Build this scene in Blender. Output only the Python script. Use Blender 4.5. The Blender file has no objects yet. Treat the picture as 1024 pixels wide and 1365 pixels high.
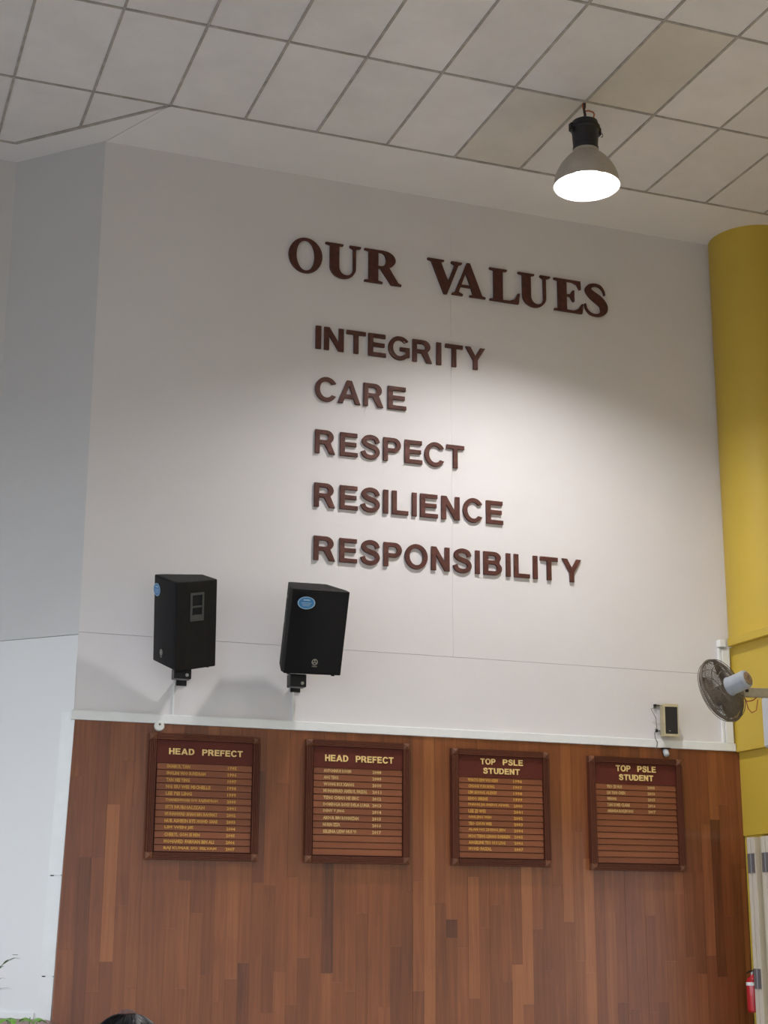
import bpy, math, random
from math import pi, sin, cos, radians
from mathutils import Vector, Matrix

S = bpy.context.scene
COL = S.collection

# ------------------------------------------------------------------ camera
RT = Vector((0.93803516, -0.34651192, 0.00441856))
UP = Vector((-0.09285597, -0.23904333, 0.96655887))
FW = Vector((0.33386795, 0.9070765, 0.25640675))
cam_data = bpy.data.cameras.new('camera')
cam = bpy.data.objects.new('camera', cam_data)
COL.objects.link(cam)
cam.matrix_world = Matrix(((RT.x, UP.x, -FW.x, 0.0), (RT.y, UP.y, -FW.y, 0.0), (RT.z, UP.z, -FW.z, 1.6), (0, 0, 0, 1)))
cam_data.sensor_fit = 'VERTICAL'
cam_data.sensor_height = 36.0
cam_data.sensor_width = 36.0
cam_data.lens = 55.18
cam_data.clip_start = 0.05
cam_data.clip_end = 200
S.camera = cam

# ------------------------------------------------------------------ world, daylight, exposure
SKY_STRENGTH = 3.1
BULB_STRENGTH = 1030.0
EXPOSURE = 0.0
w = bpy.data.worlds.new('world')
S.world = w
w.use_nodes = True
wn = w.node_tree
wn.nodes.clear()
wo = wn.nodes.new('ShaderNodeOutputWorld')
wb = wn.nodes.new('ShaderNodeBackground')
wb.inputs['Color'].default_value = (0.83, 0.92, 1.0, 1)
wb.inputs['Strength'].default_value = SKY_STRENGTH
wn.links.new(wb.outputs[0], wo.inputs[0])


def portal(name, loc, rot, sx, sy):
    ld = bpy.data.lights.new(name, 'AREA')
    ld.shape = 'RECTANGLE'
    ld.size = sx
    ld.size_y = sy
    ld.cycles.is_portal = True
    o = bpy.data.objects.new(name, ld)
    COL.objects.link(o)
    o.location = loc
    o.rotation_euler = rot
    return o


# portals only guide the sky's own light through the hall's open sides
portal('sky_portal_right', (8.35, 2.2, 1.2), (0, radians(90), 0), 2.3, 16.2)
portal('sky_portal_left', (-4.25, 2.5, 2.5), (0, radians(-90), 0), 5.0, 18.6)
portal('sky_portal_rear', (1.9, -8.05, 2.3), (radians(90), 0, 0), 11.6, 4.6)
S.view_settings.view_transform = 'Standard'
S.view_settings.look = 'None'
S.view_settings.gamma = 1.0
S.view_settings.use_curve_mapping = False
S.view_settings.exposure = EXPOSURE
S.cycles.max_bounces = 10
S.cycles.diffuse_bounces = 6
S.cycles.use_denoising = True

# ------------------------------------------------------------------ materials


def mat(name, color=(.8, .8, .8), rough=.6, metal=0.0, noise=None, bump=None, spec=.5, coat=0.0, emit=None, tone=None, stretch=(1, 1, 1)):
    """noise=(scale, amount) mottles the colour, bump=(scale, strength), tone=amount of per-object variation"""
    m = bpy.data.materials.new(name)
    m.use_nodes = True
    nt = m.node_tree
    b = nt.nodes['Principled BSDF']
    b.inputs['Base Color'].default_value = (*color, 1)
    b.inputs['Roughness'].default_value = rough
    b.inputs['Metallic'].default_value = metal
    b.inputs['Specular IOR Level'].default_value = spec
    b.inputs['Coat Weight'].default_value = coat
    if emit:
        b.inputs['Emission Color'].default_value = (*emit[0], 1)
        b.inputs['Emission Strength'].default_value = emit[1]
    geo = nt.nodes.new('ShaderNodeNewGeometry')
    mp = nt.nodes.new('ShaderNodeMapping')
    mp.inputs['Scale'].default_value = stretch
    nt.links.new(geo.outputs['Position'], mp.inputs['Vector'])
    src = None
    if noise:
        n = nt.nodes.new('ShaderNodeTexNoise')
        n.inputs['Scale'].default_value = noise[0]
        n.inputs['Detail'].default_value = 6
        n.inputs['Roughness'].default_value = .65
        nt.links.new(mp.outputs[0], n.inputs['Vector'])
        mr = nt.nodes.new('ShaderNodeMapRange')
        mr.inputs['From Min'].default_value = .25
        mr.inputs['From Max'].default_value = .75
        mr.inputs['To Min'].default_value = 1 - noise[1]
        mr.inputs['To Max'].default_value = 1 + noise[1]
        nt.links.new(n.outputs['Fac'], mr.inputs['Value'])
        src = mr.outputs[0]
    if tone:
        oi = nt.nodes.new('ShaderNodeObjectInfo')
        mr2 = nt.nodes.new('ShaderNodeMapRange')
        mr2.inputs['To Min'].default_value = 1 - tone
        mr2.inputs['To Max'].default_value = 1 + tone
        nt.links.new(oi.outputs['Random'], mr2.inputs['Value'])
        if src:
            mm = nt.nodes.new('ShaderNodeMath')
            mm.operation = 'MULTIPLY'
            nt.links.new(src, mm.inputs[0])
            nt.links.new(mr2.outputs[0], mm.inputs[1])
            src = mm.outputs[0]
        else:
            src = mr2.outputs[0]
    if src:
        vm = nt.nodes.new('ShaderNodeVectorMath')
        vm.operation = 'SCALE'
        vm.inputs[0].default_value = color
        nt.links.new(src, vm.inputs['Scale'])
        nt.links.new(vm.outputs[0], b.inputs['Base Color'])
    if bump:
        n2 = nt.nodes.new('ShaderNodeTexNoise')
        n2.inputs['Scale'].default_value = bump[0]
        n2.inputs['Detail'].default_value = 4
        nt.links.new(mp.outputs[0], n2.inputs['Vector'])
        bp = nt.nodes.new('ShaderNodeBump')
        bp.inputs['Strength'].default_value = bump[1]
        bp.inputs['Distance'].default_value = .01
        nt.links.new(n2.outputs['Fac'], bp.inputs['Height'])
        nt.links.new(bp.outputs[0], b.inputs['Normal'])
    return m


def wood_mat(name, dark, mid, light, rough, coat=.0, axis='Z', use_color=False, bump=.15, spec=.5):
    """grain runs along the axis; the tone of each piece comes from its object colour or a per-object random"""
    m = bpy.data.materials.new(name)
    m.use_nodes = True
    nt = m.node_tree
    L = nt.links.new
    b = nt.nodes['Principled BSDF']
    b.inputs['Roughness'].default_value = rough
    b.inputs['Coat Weight'].default_value = coat
    b.inputs['Coat Roughness'].default_value = .25
    b.inputs['Specular IOR Level'].default_value = spec
    geo = nt.nodes.new('ShaderNodeNewGeometry')
    oi = nt.nodes.new('ShaderNodeObjectInfo')
    mp = nt.nodes.new('ShaderNodeMapping')
    mp.inputs['Scale'].default_value = (34, 34, 1.6) if axis == 'Z' else (1.6, 34, 34)
    L(geo.outputs['Position'], mp.inputs['Vector'])
    cx = nt.nodes.new('ShaderNodeCombineXYZ')
    rm = nt.nodes.new('ShaderNodeMath')
    rm.operation = 'MULTIPLY'
    rm.inputs[1].default_value = 37
    L(oi.outputs['Random'], rm.inputs[0])
    L(rm.outputs[0], cx.inputs['X'])
    L(rm.outputs[0], cx.inputs['Z'])
    L(cx.outputs[0], mp.inputs['Location'])
    n = nt.nodes.new('ShaderNodeTexNoise')
    n.inputs['Scale'].default_value = 1.0
    n.inputs['Detail'].default_value = 7
    n.inputs['Roughness'].default_value = .6
    n.inputs['Distortion'].default_value = .6
    L(mp.outputs[0], n.inputs['Vector'])
    n2 = nt.nodes.new('ShaderNodeTexNoise')
    n2.inputs['Scale'].default_value = 1.3
    n2.inputs['Detail'].default_value = 3
    L(geo.outputs['Position'], n2.inputs['Vector'])
    a = nt.nodes.new('ShaderNodeMath')
    a.operation = 'MULTIPLY_ADD'
    L(n.outputs['Fac'], a.inputs[0])
    a.inputs[1].default_value = .55
    sep = nt.nodes.new('ShaderNodeSeparateColor')
    L(oi.outputs['Color'], sep.inputs[0])
    base = nt.nodes.new('ShaderNodeMath')
    base.operation = 'MULTIPLY_ADD'
    L(sep.outputs[0] if use_color else oi.outputs['Random'], base.inputs[0])
    base.inputs[1].default_value = .8 if use_color else .25
    base.inputs[2].default_value = -.18 if use_color else .1
    L(base.outputs[0], a.inputs[2])
    a2 = nt.nodes.new('ShaderNodeMath')
    a2.operation = 'MULTIPLY_ADD'
    L(n2.outputs['Fac'], a2.inputs[0])
    a2.inputs[1].default_value = .3
    L(a.outputs[0], a2.inputs[2])
    a3 = nt.nodes.new('ShaderNodeMath')
    a3.operation = 'SUBTRACT'
    L(a2.outputs[0], a3.inputs[0])
    a3.inputs[1].default_value = .15
    r = nt.nodes.new('ShaderNodeValToRGB')
    e = r.color_ramp.elements
    e[0].position = .12
    e[0].color = (*dark, 1)
    e[1].position = .95
    e[1].color = (*light, 1)
    k = e.new(.5)
    k.color = (*mid, 1)
    L(a3.outputs[0], r.inputs[0])
    L(r.outputs[0], b.inputs['Base Color'])
    bp = nt.nodes.new('ShaderNodeBump')
    bp.inputs['Strength'].default_value = bump
    bp.inputs['Distance'].default_value = .004
    L(n.outputs['Fac'], bp.inputs['Height'])
    L(bp.outputs[0], b.inputs['Normal'])
    return m


M = {}
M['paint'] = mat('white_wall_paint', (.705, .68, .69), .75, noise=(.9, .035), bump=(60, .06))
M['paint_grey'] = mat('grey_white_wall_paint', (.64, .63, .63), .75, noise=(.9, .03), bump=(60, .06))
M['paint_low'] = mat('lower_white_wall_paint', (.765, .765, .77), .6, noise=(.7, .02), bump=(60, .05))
M['trim'] = mat('white_gloss_trim', (.78, .79, .79), .4, noise=(6, .04))
M['gap'] = mat('dark_joint', (.25, .24, .23), .9, noise=(20, .2))
M['yellow'] = mat('yellow_wall_paint', (.58, .405, .050), .5, noise=(1.2, .06), bump=(50, .06))
M['tile'] = mat('ceiling_tile_board', (.80, .78, .785), .9, noise=(2.2, .07), bump=(300, .35), tone=.06)
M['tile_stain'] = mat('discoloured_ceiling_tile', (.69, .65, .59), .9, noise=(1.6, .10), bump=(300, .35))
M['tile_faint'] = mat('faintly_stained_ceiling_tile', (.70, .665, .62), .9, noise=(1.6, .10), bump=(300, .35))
M['grid'] = mat('dusty_ceiling_grid', (.40, .37, .345), .7, noise=(9, .35))
M['soffit'] = mat('ceiling_border_plaster', (.80, .785, .79), .85, noise=(1.2, .04))
M['plank'] = wood_mat('varnished_plank', (.065, .016, .005), (.190, .055, .017), (.35, .125, .040), .36, coat=.0, use_color=True, spec=.55)
M['board_frame'] = wood_mat('board_frame_wood', (.06, .015, .008), (.105, .030, .015), (.16, .048, .022), .55, spec=.25)
M['board_side'] = wood_mat('board_frame_upright_wood', (.06, .015, .008), (.105, .030, .015), (.16, .048, .022), .55, spec=.25)
M['header'] = mat('dark_maroon_header', (.10, .021, .014), .5, noise=(5, .15), spec=.2)
M['slat'] = wood_mat('name_slat_wood', (.13, .04, .018), (.21, .068, .03), (.29, .10, .045), .42, axis='X', spec=.35)
M['corner'] = wood_mat('corner_block_wood', (.09, .03, .015), (.15, .055, .026), (.22, .09, .045), .55, spec=.3)
M['gold_head'] = mat('pale_gold_lettering', (.78, .55, .22), .45, noise=(30, .1))
M['gold_amber'] = mat('amber_gold_lettering', (.54, .28, .05), .5, noise=(60, .3))
M['gold_pale'] = mat('pale_small_lettering', (.55, .36, .14), .5, noise=(60, .3))
M['letter'] = mat('brown_wall_letter', (.088, .031, .023), .55, noise=(25, .35), bump=(120, .2), spec=.25)
M['black_cab'] = mat('black_speaker_cabinet', (.008, .0075, .0075), .6, noise=(40, .3), bump=(250, .4), spec=.2)
M['grille'] = mat('black_speaker_grille', (.006, .006, .008), .6, bump=(500, .6), spec=.2)
M['handle_plastic'] = mat('grey_handle_plastic', (.045, .05, .055), .45)
M['sticker'] = mat('blue_sticker', (.03, .20, .46), .35, noise=(40, .15))
M['sticker_rim'] = mat('pale_sticker_rim', (.35, .5, .62), .4)
M['badge'] = mat('grey_badge_metal', (.30, .29, .25), .4, metal=.3)
M['black_metal'] = mat('black_bracket_metal', (.012, .012, .014), .4, metal=.4)
M['chrome'] = mat('bolt_metal', (.4, .4, .4), .35, metal=.9)
M['cable'] = mat('black_cable', (.02, .02, .02), .5)
M['wire'] = mat('grey_wire', (.16, .14, .11), .6)
M['cream'] = mat('yellowed_cream_plastic', (.50, .43, .27), .5, noise=(20, .12))
M['dark_cloth'] = mat('dark_speaker_cloth', (.022, .019, .017), .85, bump=(600, .5))
M['lamp_black'] = mat('lamp_black_housing', (.013, .012, .018), .45, noise=(30, .2))
M['lamp_alu'] = mat('spun_aluminium_shade', (.47, .43, .38), .45, metal=.2, noise=(12, .1))
M['lamp_in'] = mat('lamp_reflector_inside', (.85, .85, .84), .18, metal=.95)
M['bulb'] = mat('glowing_bulb', (1, 1, 1), .4, emit=((1.0, .972, .955), BULB_STRENGTH))
M['orange_wire'] = mat('orange_flex', (.42, .12, .05), .5)
M['brown_cord'] = mat('dark_brown_cord', (.05, .03, .02), .7)
M['fan_wire'] = mat('dusty_fan_wire', (.125, .10, .08), .75, noise=(14, .35))
M['fan_blade'] = mat('dusty_fan_blade', (.115, .09, .07), .6, noise=(10, .35))
M['fan_body'] = mat('grey_blue_fan_motor', (.33, .35, .385), .45, noise=(15, .1))
M['fan_cap'] = mat('brown_fan_cap', (.22, .15, .10), .6, noise=(40, .3))
M['fan_arm'] = mat('beige_fan_arm', (.30, .27, .21), .5, noise=(30, .15))
M['grey_box'] = mat('pale_grey_box', (.55, .57, .60), .5, noise=(8, .05))
M['door_cream'] = mat('cream_folding_door', (.50, .435, .32), .5, noise=(3, .06))
M['door_edge'] = mat('pale_door_edge', (.62, .56, .47), .5, noise=(3, .05))
M['hinge'] = mat('grey_door_hinge', (.22, .21, .22), .4, metal=.5)
M['red'] = mat('red_extinguisher_paint', (.45, .012, .018), .25, coat=.4)
M['plain_white'] = mat('plain_white', (.75, .75, .75), .5)
M['floor'] = mat('terrazzo_floor', (.42, .41, .41), .35, noise=(8, .12))
M['stage'] = mat('red_brown_stage_floor', (.16, .055, .035), .4, noise=(5, .2), stretch=(1, 12, 1))
M['ground'] = mat('outside_paving', (.12, .12, .115), .85, noise=(2, .15))
M['leaf_dark'] = mat('dark_palm_leaf', (.035, .085, .025), .45, noise=(20, .3))
M['leaf_bright'] = mat('bright_green_leaf', (.13, .32, .035), .4, noise=(20, .3))
M['stem'] = mat('green_stem', (.10, .16, .05), .6)
M['pot'] = mat('terracotta_pot', (.35, .13, .07), .8, noise=(15, .15))
M['soil'] = mat('dark_soil', (.03, .02, .013), .95, noise=(40, .4))
M['skin'] = mat('skin', (.42, .24, .15), .55)
M['hair'] = mat('black_hair', (.008, .007, .009), .4, noise=(80, .3))
M['hair_band'] = mat('brown_hair_tie', (.07, .025, .02), .7)
M['shirt'] = mat('white_shirt_cloth', (.7, .7, .7), .85)
M['skirt'] = mat('navy_cloth', (.02, .03, .08), .85)
M['shoe'] = mat('white_shoe', (.7, .7, .7), .6)
M['lens'] = mat('spotlight_glass', (.5, .52, .55), .15, spec=.8)
M['disc'] = mat('white_plastic_disc', (.78, .78, .74), .45)
M['black_mark'] = mat('black_mark', (.02, .02, .02), .8)

# ------------------------------------------------------------------ mesh helpers


class MB:
    def __init__(self):
        self.v = []
        self.f = []

    def add(self, vs, fs):
        n = len(self.v)
        self.v += [tuple(p) for p in vs]
        self.f += [tuple(i + n for i in f) for f in fs]
        return self

    def box(self, x0, x1, y0, y1, z0, z1, mtx=None):
        vs = [Vector(p) for p in ((x0, y0, z0), (x1, y0, z0), (x1, y1, z0), (x0, y1, z0), (x0, y0, z1), (x1, y0, z1), (x1, y1, z1), (x0, y1, z1))]
        if mtx:
            vs = [mtx @ p for p in vs]
        return self.add(vs, [(0, 3, 2, 1), (4, 5, 6, 7), (0, 1, 5, 4), (1, 2, 6, 5), (2, 3, 7, 6), (3, 0, 4, 7)])

    def prism(self, poly, z0, z1):
        """poly: counter-clockwise xy list"""
        n = len(poly)
        vs = [(x, y, z0) for x, y in poly] + [(x, y, z1) for x, y in poly]
        fs = [tuple(range(n - 1, -1, -1)), tuple(range(n, 2 * n))]
        fs += [(i, (i + 1) % n, n + (i + 1) % n, n + i) for i in range(n)]
        return self.add(vs, fs)

    def tube(self, pts, r, seg=8, closed=False, cap=True):
        pts = [Vector(p) for p in pts]
        n = len(pts)
        rs = r if isinstance(r, (list, tuple)) else [r] * n
        vs = []
        prev = None
        for i, p in enumerate(pts):
            if closed:
                t = pts[(i + 1) % n] - pts[i - 1]
            else:
                t = pts[min(i + 1, n - 1)] - pts[max(i - 1, 0)]
            t.normalize()
            if prev is None:
                a = Vector((0, 0, 1)) if abs(t.z) < .9 else Vector((1, 0, 0))
                u = t.cross(a).normalized()
            else:
                u = (prev - t * prev.dot(t)).normalized()
            prev = u
            w_ = t.cross(u)
            vs += [p + (u * cos(2 * pi * k / seg) + w_ * sin(2 * pi * k / seg)) * rs[i] for k in range(seg)]
        fs = []
        m = n if closed else n - 1
        for i in range(m):
            j = (i + 1) % n
            fs += [(i * seg + k, i * seg + (k + 1) % seg, j * seg + (k + 1) % seg, j * seg + k) for k in range(seg)]
        if cap and not closed:
            fs.append(tuple(range(seg - 1, -1, -1)))
            fs.append(tuple((n - 1) * seg + k for k in range(seg)))
        return self.add(vs, fs)

    def lathe(self, prof, seg=32, mtx=None, close=False):
        """prof: list of (r, z) revolved round local z"""
        n = len(prof)
        vs = []
        for r, z in prof:
            for k in range(seg):
                p = Vector((r * cos(2 * pi * k / seg), r * sin(2 * pi * k / seg), z))
                vs.append(mtx @ p if mtx else p)
        fs = []
        for i in range(n - 1):
            fs += [(i * seg + k, i * seg + (k + 1) % seg, (i + 1) * seg + (k + 1) % seg, (i + 1) * seg + k) for k in range(seg)]
        if close:
            fs.append(tuple(range(seg - 1, -1, -1)))
            fs.append(tuple((n - 1) * seg + k for k in range(seg)))
        return self.add(vs, fs)

    def build(self, name, material, parent=None, smooth=False, bevel=0.0, mtx=None):
        me = bpy.data.meshes.new(name)
        me.from_pydata(self.v, [], self.f)
        me.validate()
        me.materials.append(material)
        if smooth:
            me.polygons.foreach_set('use_smooth', [True] * len(me.polygons))
        o = bpy.data.objects.new(name, me)
        COL.objects.link(o)
        if parent:
            o.parent = parent
        if mtx is not None:
            o.matrix_local = mtx
        if bevel:
            b = o.modifiers.new('bevel', 'BEVEL')
            b.width = bevel
            b.segments = 2
            b.limit_method = 'ANGLE'
        if smooth:
            try:
                me.set_sharp_from_angle(angle=radians(35))
            except Exception:
                pass
        return o


def box(name, material, x0, x1, y0, y1, z0, z1, parent=None, bevel=0.0):
    return MB().box(x0, x1, y0, y1, z0, z1).build(name, material, parent, bevel=bevel)


def tag(o, label, cat, group=None):
    o['label'] = label
    o['category'] = cat
    if group:
        o['group'] = group
    return o


def struct(o):
    o['kind'] = 'structure'
    return o


def empty(name, label, cat, loc=(0, 0, 0), group=None, mtx=None):
    o = bpy.data.objects.new(name, None)
    COL.objects.link(o)
    if mtx is not None:
        o.matrix_world = mtx
    else:
        o.location = loc
    o.empty_display_size = .1
    return tag(o, label, cat, group)


# ------------------------------------------------------------------ setting
CZ = 7.80            # ceiling height
WY = 11.68           # back wall plane
CX = 1.865           # left corner of the back wall
RX = 7.52            # right side
rnd = random.Random(7)

# hall floor, outside ground, stage platform
fl = struct(box('floor', M['floor'], -4.4, 8.5, -8.2, 12.45, -.15, 0))
struct(box('ground', M['ground'], -45, 45, -45, 45, -.5, -.16))
tag(box('stage_platform', M['stage'], -4.2, 1.80, 10.9, 12.31, 0.001, .965), 'red-brown raised platform floor below the left wall', 'stage')
bpy.data.objects['stage_platform']['kind'] = 'structure'

# back wall: body with painted board panels separated by fine joints, and the plank cladding below
wall = struct(box('wall_back', M['gap'], CX + .03, 8.4, WY + .012, WY + .2, 0, CZ))
JX, JZ = 4.905, 3.738
for (a, b, c, d) in ((CX, 7.6, 3.06, JZ - .0012), (CX, JX - .0006, JZ + .0015, CZ), (JX + .0006, 8.4, JZ + .0015, CZ)):
    box('wall_panel', M['paint'], a, b, WY, WY + .0115, c, d, wall)


# angled wall to the left of the corner (45 degrees), its foot leans out a little with the cladding edge
def ang(t, z, off=0.0):
    """t = distance along the angled wall from the corner, off = proud of the wall toward the room"""
    lean = .05 * min(1.0, max(0.0, (3.08 - z) / 2.1))
    k = t / math.sqrt(2) + lean
    return (CX - k - off / math.sqrt(2), WY + k - off / math.sqrt(2), z)


def ang_slab(t0, t1, z0, z1, o0, o1):
    m = MB()
    zs = [z0, z1] if z0 >= 3.08 or z1 <= 3.08 else [z0, 3.08, z1]
    for za, zb in zip(zs[:-1], zs[1:]):
        vs = [ang(t0, za, o1), ang(t1, za, o1), ang(t1, za, o0), ang(t0, za, o0), ang(t0, zb, o1), ang(t1, zb, o1), ang(t1, zb, o0), ang(t0, zb, o0)]
        m.add(vs, [(0, 3, 2, 1), (4, 5, 6, 7), (0, 1, 5, 4), (1, 2, 6, 5), (2, 3, 7, 6), (3, 0, 4, 7)])
    return m


AL = .893
wa = struct(ang_slab(0, AL, 0, CZ, -.15, -.012).build('wall_angled', M['gap']))
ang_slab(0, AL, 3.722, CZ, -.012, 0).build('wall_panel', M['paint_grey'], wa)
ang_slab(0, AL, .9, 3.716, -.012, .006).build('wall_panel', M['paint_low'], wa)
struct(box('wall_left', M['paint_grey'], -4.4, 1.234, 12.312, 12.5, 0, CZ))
# thin nail and scuff marks on the angled wall
t_s = (CX - 1.583) * math.sqrt(2)
# baseboard and corner trims of the angled wall
struct(ang_slab(.125, AL - .01, .966, 1.008, .006, .02).build('baseboard_left', M['trim']))
tr = struct(ang_slab(-.018, .105, 1.262, 1.955, .006, .012).build('trim_1', M['trim']))
struct(ang_slab(-.018, .105, .95, 1.256, .006, .012).build('trim_2', M['trim']))
struct(ang_slab(-.018, .105, 1.962, 3.14, .006, .012).build('trim_3', M['trim']))
for z in (1.9585, 1.259):
    ang_slab(.055, .085, z - .004, z + .004, .012, .0130).build('joint_mark', M['black_mark'], tr)
# horizontal trim under the white wall, vertical trim in the right corner
struct(box('trim_4', M['trim'], CX - .03, 7.51, WY - .042, WY - .0005, 3.078, 3.146, bevel=.004))
struct(box('trim_5', M['trim'], CX - .02, 7.44, WY - .022, WY - .0005, 3.148, 3.153))
struct(box('trim_6', M['trim'], 7.395, 7.415, WY - .03, WY - .0005, 3.148, 3.97, bevel=.003))
struct(box('trim_7', M['trim'], 7.42, 7.495, WY - .04, WY - .0005, 3.148, 3.96, bevel=.004))
struct(box('trim_8', M['trim'], 7.388, 7.455, WY - .06, WY - .0005, 3.975, 4.04, bevel=.008))

# plank cladding, each plank one part of the back wall
PW = .0925
special = {}


def tone_at(x, z):
    for (xa, xb, za, zb, t) in ((2.11, 2.20, 1.36, 2.47, .86), (3.77, 3.85, 1.675, 2.08, .18), (4.60, 4.69, 0, 3.08, .82), (5.46, 5.54, 1.03, 2.2, .84),
                                (5.37, 5.45, 0, 1.33, .84), (4.80, 4.87, 1.53, 1.67, .15), (6.05, 6.14, 0, 2.3, .80), (6.16, 6.24, 1.74, 2.3, .22),
                                (5.55, 5.64, 1.6, 2.2, .62), (5.0, 5.1, 1.2, 2.3, .70)):
        if xa <= x <= xb and za - .02 <= z <= zb + .02:
            return t
    return None


cuts = {3: [1.36, 2.47], 20: [1.675, 2.08], 38: [1.33, 2.2], 39: [1.03, 2.2], 32: [1.53, 1.67], 46: [2.3], 47: [1.74, 2.3], 40: [1.6]}
x = CX - .005
k = 0
while x < 7.55 - .01:
    x1 = min(x + PW, 7.55)
    zs = [0.0]
    if k in cuts:
        zs += cuts[k]
    else:
        z = rnd.uniform(.3, 1.3)
        while z < 2.85:
            zs.append(z)
            z += rnd.uniform(.7, 1.5)
    zs.append(3.077)
    # first columns close up against the leaning angled wall
    for za, zb in zip(zs[:-1], zs[1:]):
        dy = rnd.uniform(-.0015, .0015)
        xa0 = x if k else CX - .05 * min(1, (3.08 - za) / 2.1) + .002
        xa1 = x if k else CX - .05 * min(1, (3.08 - zb) / 2.1) + .002
        y0 = WY - .028 + dy
        y1 = WY + .012
        vs = [(xa0, y0, za + .0002), (x1 - .0005, y0, za + .0002), (x1 - .0005, y1, za + .0002), (xa0, y1, za + .0002),
              (xa1, y0, zb - .0002), (x1 - .0005, y0, zb - .0002), (x1 - .0005, y1, zb - .0002), (xa1, y1, zb - .0002)]
        p = MB().add(vs, [(0, 3, 2, 1), (4, 5, 6, 7), (0, 1, 5, 4), (1, 2, 6, 5), (2, 3, 7, 6), (3, 0, 4, 7)]).build('plank', M['plank'], wall)
        t = tone_at((x + x1) / 2, (za + zb) / 2)
        if t is None:
            t = min(.9, max(.1, rnd.gauss(.49, .085)))
        p.color = (t, t, t, 1)
    x = x1
    k += 1

# ceiling: backing, plaster border, grid bars and tiles
ceil = struct(box('ceiling', M['soffit'], -4.4, 8.5, -8.2, 12.6, CZ + .02, CZ + .15))
GX, GY = 2.2315, 10.929
DIAG = GX + GY
# border strips of plaster
bm1 = MB().prism([(GX, GY), (8.5, GY), (8.5, WY + .2), (CX, WY + .01)], CZ - .004, CZ + .02).build('border_panel', M['soffit'], ceil)
bm2 = MB().prism([(GX - .002, GY), (CX - .002, WY), (1.235, 12.31), (-4.2, 12.31), (-4.2, 11.98), (DIAG - 11.98, 11.98)], CZ - .002, CZ + .02).build('border_panel', M['soffit'], ceil)


def clip(poly, a, b, c):
    """keep a*x+b*y<=c"""
    out = []
    for i in range(len(poly)):
        p, q = poly[i], poly[(i + 1) % len(poly)]
        dp, dq = a * p[0] + b * p[1] - c, a * q[0] + b * q[1] - c
        if dp <= 0:
            out.append(p)
        if dp * dq < 0:
            t = dp / (dp - dq)
            out.append((p[0] + t * (q[0] - p[0]), p[1] + t * (q[1] - p[1])))
    return out


G = .0095
TH = .012
far = MB()
for j in range(-2, 14):
    for i in range(-19, 11):
        x0, x1 = GX + .6 * i, GX + .6 * (i + 1)
        y1, y0 = GY - 1.2 * j, GY - 1.2 * (j + 1)
        if x0 < -4.2 or x1 > 8.5:
            continue
        poly = [(x0 + G, y0 + G), (x1 - G, y0 + G), (x1 - G, y1 - G), (x0 + G, y1 - G)]
        if j < 0:
            if i >= 0:
                continue
            poly = clip(clip(poly, 1, 1, DIAG - G), 0, 1, 11.98 - G)
        if len(poly) < 3:
            continue
        if -6 <= i <= 9 and j <= 5:
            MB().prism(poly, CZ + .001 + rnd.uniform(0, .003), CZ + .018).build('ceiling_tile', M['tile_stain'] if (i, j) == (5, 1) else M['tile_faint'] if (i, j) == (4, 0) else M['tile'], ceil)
        else:
            far.prism(poly, CZ + .001, CZ + .018)
fo = far.build('far_ceiling_tile', M['tile'], ceil)
fo['kind'] = 'stuff'
for i in range(-10, 11):
    xx = GX + .6 * i
    if xx > 8.4:
        continue
    ytop = GY if i >= 0 else min(11.98, DIAG - xx)
    box('grid_bar', M['grid'], xx - G, xx + G, -8.2, ytop, CZ - .006, CZ + .02, ceil)
for j in range(-0, 16):
    yy = GY - 1.2 * j
    box('grid_bar', M['grid'], -4.2, 8.5, yy - G * .9, yy + G * .9, CZ - .007, CZ + .02, ceil)
dgo = MB()
dx, dy = (DIAG - 11.98) - GX, 11.98 - GY
dgo.prism([(GX - .01, GY - .01), (GX + .008, GY + .008), (GX + dx + .008, GY + dy + .008), (GX + dx - .01, GY + dy - .01)], CZ - .007, CZ + .02)
dgo.build('grid_bar', M['grid'], ceil)
box('grid_bar', M['grid'], -4.2, DIAG - 11.98, 11.97, 11.99, CZ - .006, CZ + .02, ceil)

# right side: yellow round column above a stepped beam, wall return below it, far wall above
col = struct(MB().lathe([(.40, 4.05), (.40, CZ - .001)], 96, Matrix.Translation((7.875, 11.5, 0)), True).build('wall_right_column', M['yellow'], smooth=True))
struct(box('wall_right', M['yellow'], RX, 8.45, -8.2, WY - .001, 3.08, 3.98))
struct(box('wall_right_lower_beam', M['yellow'], RX + .025, 8.45, -8.2, WY - .001, 2.37, 3.079))
struct(box('wall_right_return', M['yellow'], RX + .035, 8.45, 11.39, WY - .03, 0, 2.369))
struct(box('wall_right_upper', M['yellow'], 8.30, 8.45, -8.2, WY - .001, 4.06, CZ))
struct(box('trim_9', M['yellow'], RX - .055, 8.45, -8.2, WY - .062, 3.981, 4.055, bevel=.006))
struct(box('trim_10', M['yellow'], RX - .012, RX + .02, -8.2, WY - .045, 3.07, 3.10, bevel=.004))
for yy in (5.0, -1.5):
    struct(box('wall_right_pier', M['yellow'], RX + .05, 8.4, yy - .4, yy + .4, 0, 2.369))
struct(box('wall_right_end', M['yellow'], RX, 8.45, -8.2, -6.0, 0, 2.369))
# left and rear sides of the hall: open below, solid above
struct(box('wall_far_left', M['paint'], -4.4, -4.2, -8.2, 12.45, 5.0, CZ))
struct(box('wall_rear', M['paint'], -4.2, 8.45, -8.2, -8.0, 4.6, CZ))
for yy in (-7.9, -1, 6):
    struct(box('wall_far_left_pier', M['paint'], -4.4, -4.1, yy - .2, yy + .2, 0, 4.999))
for xx in (-1, 4):
    struct(box('wall_rear_pier', M['paint'], xx - .2, xx + .2, -8.19, -7.8, 0, 4.599))

# ------------------------------------------------------------------ letter shapes


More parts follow.
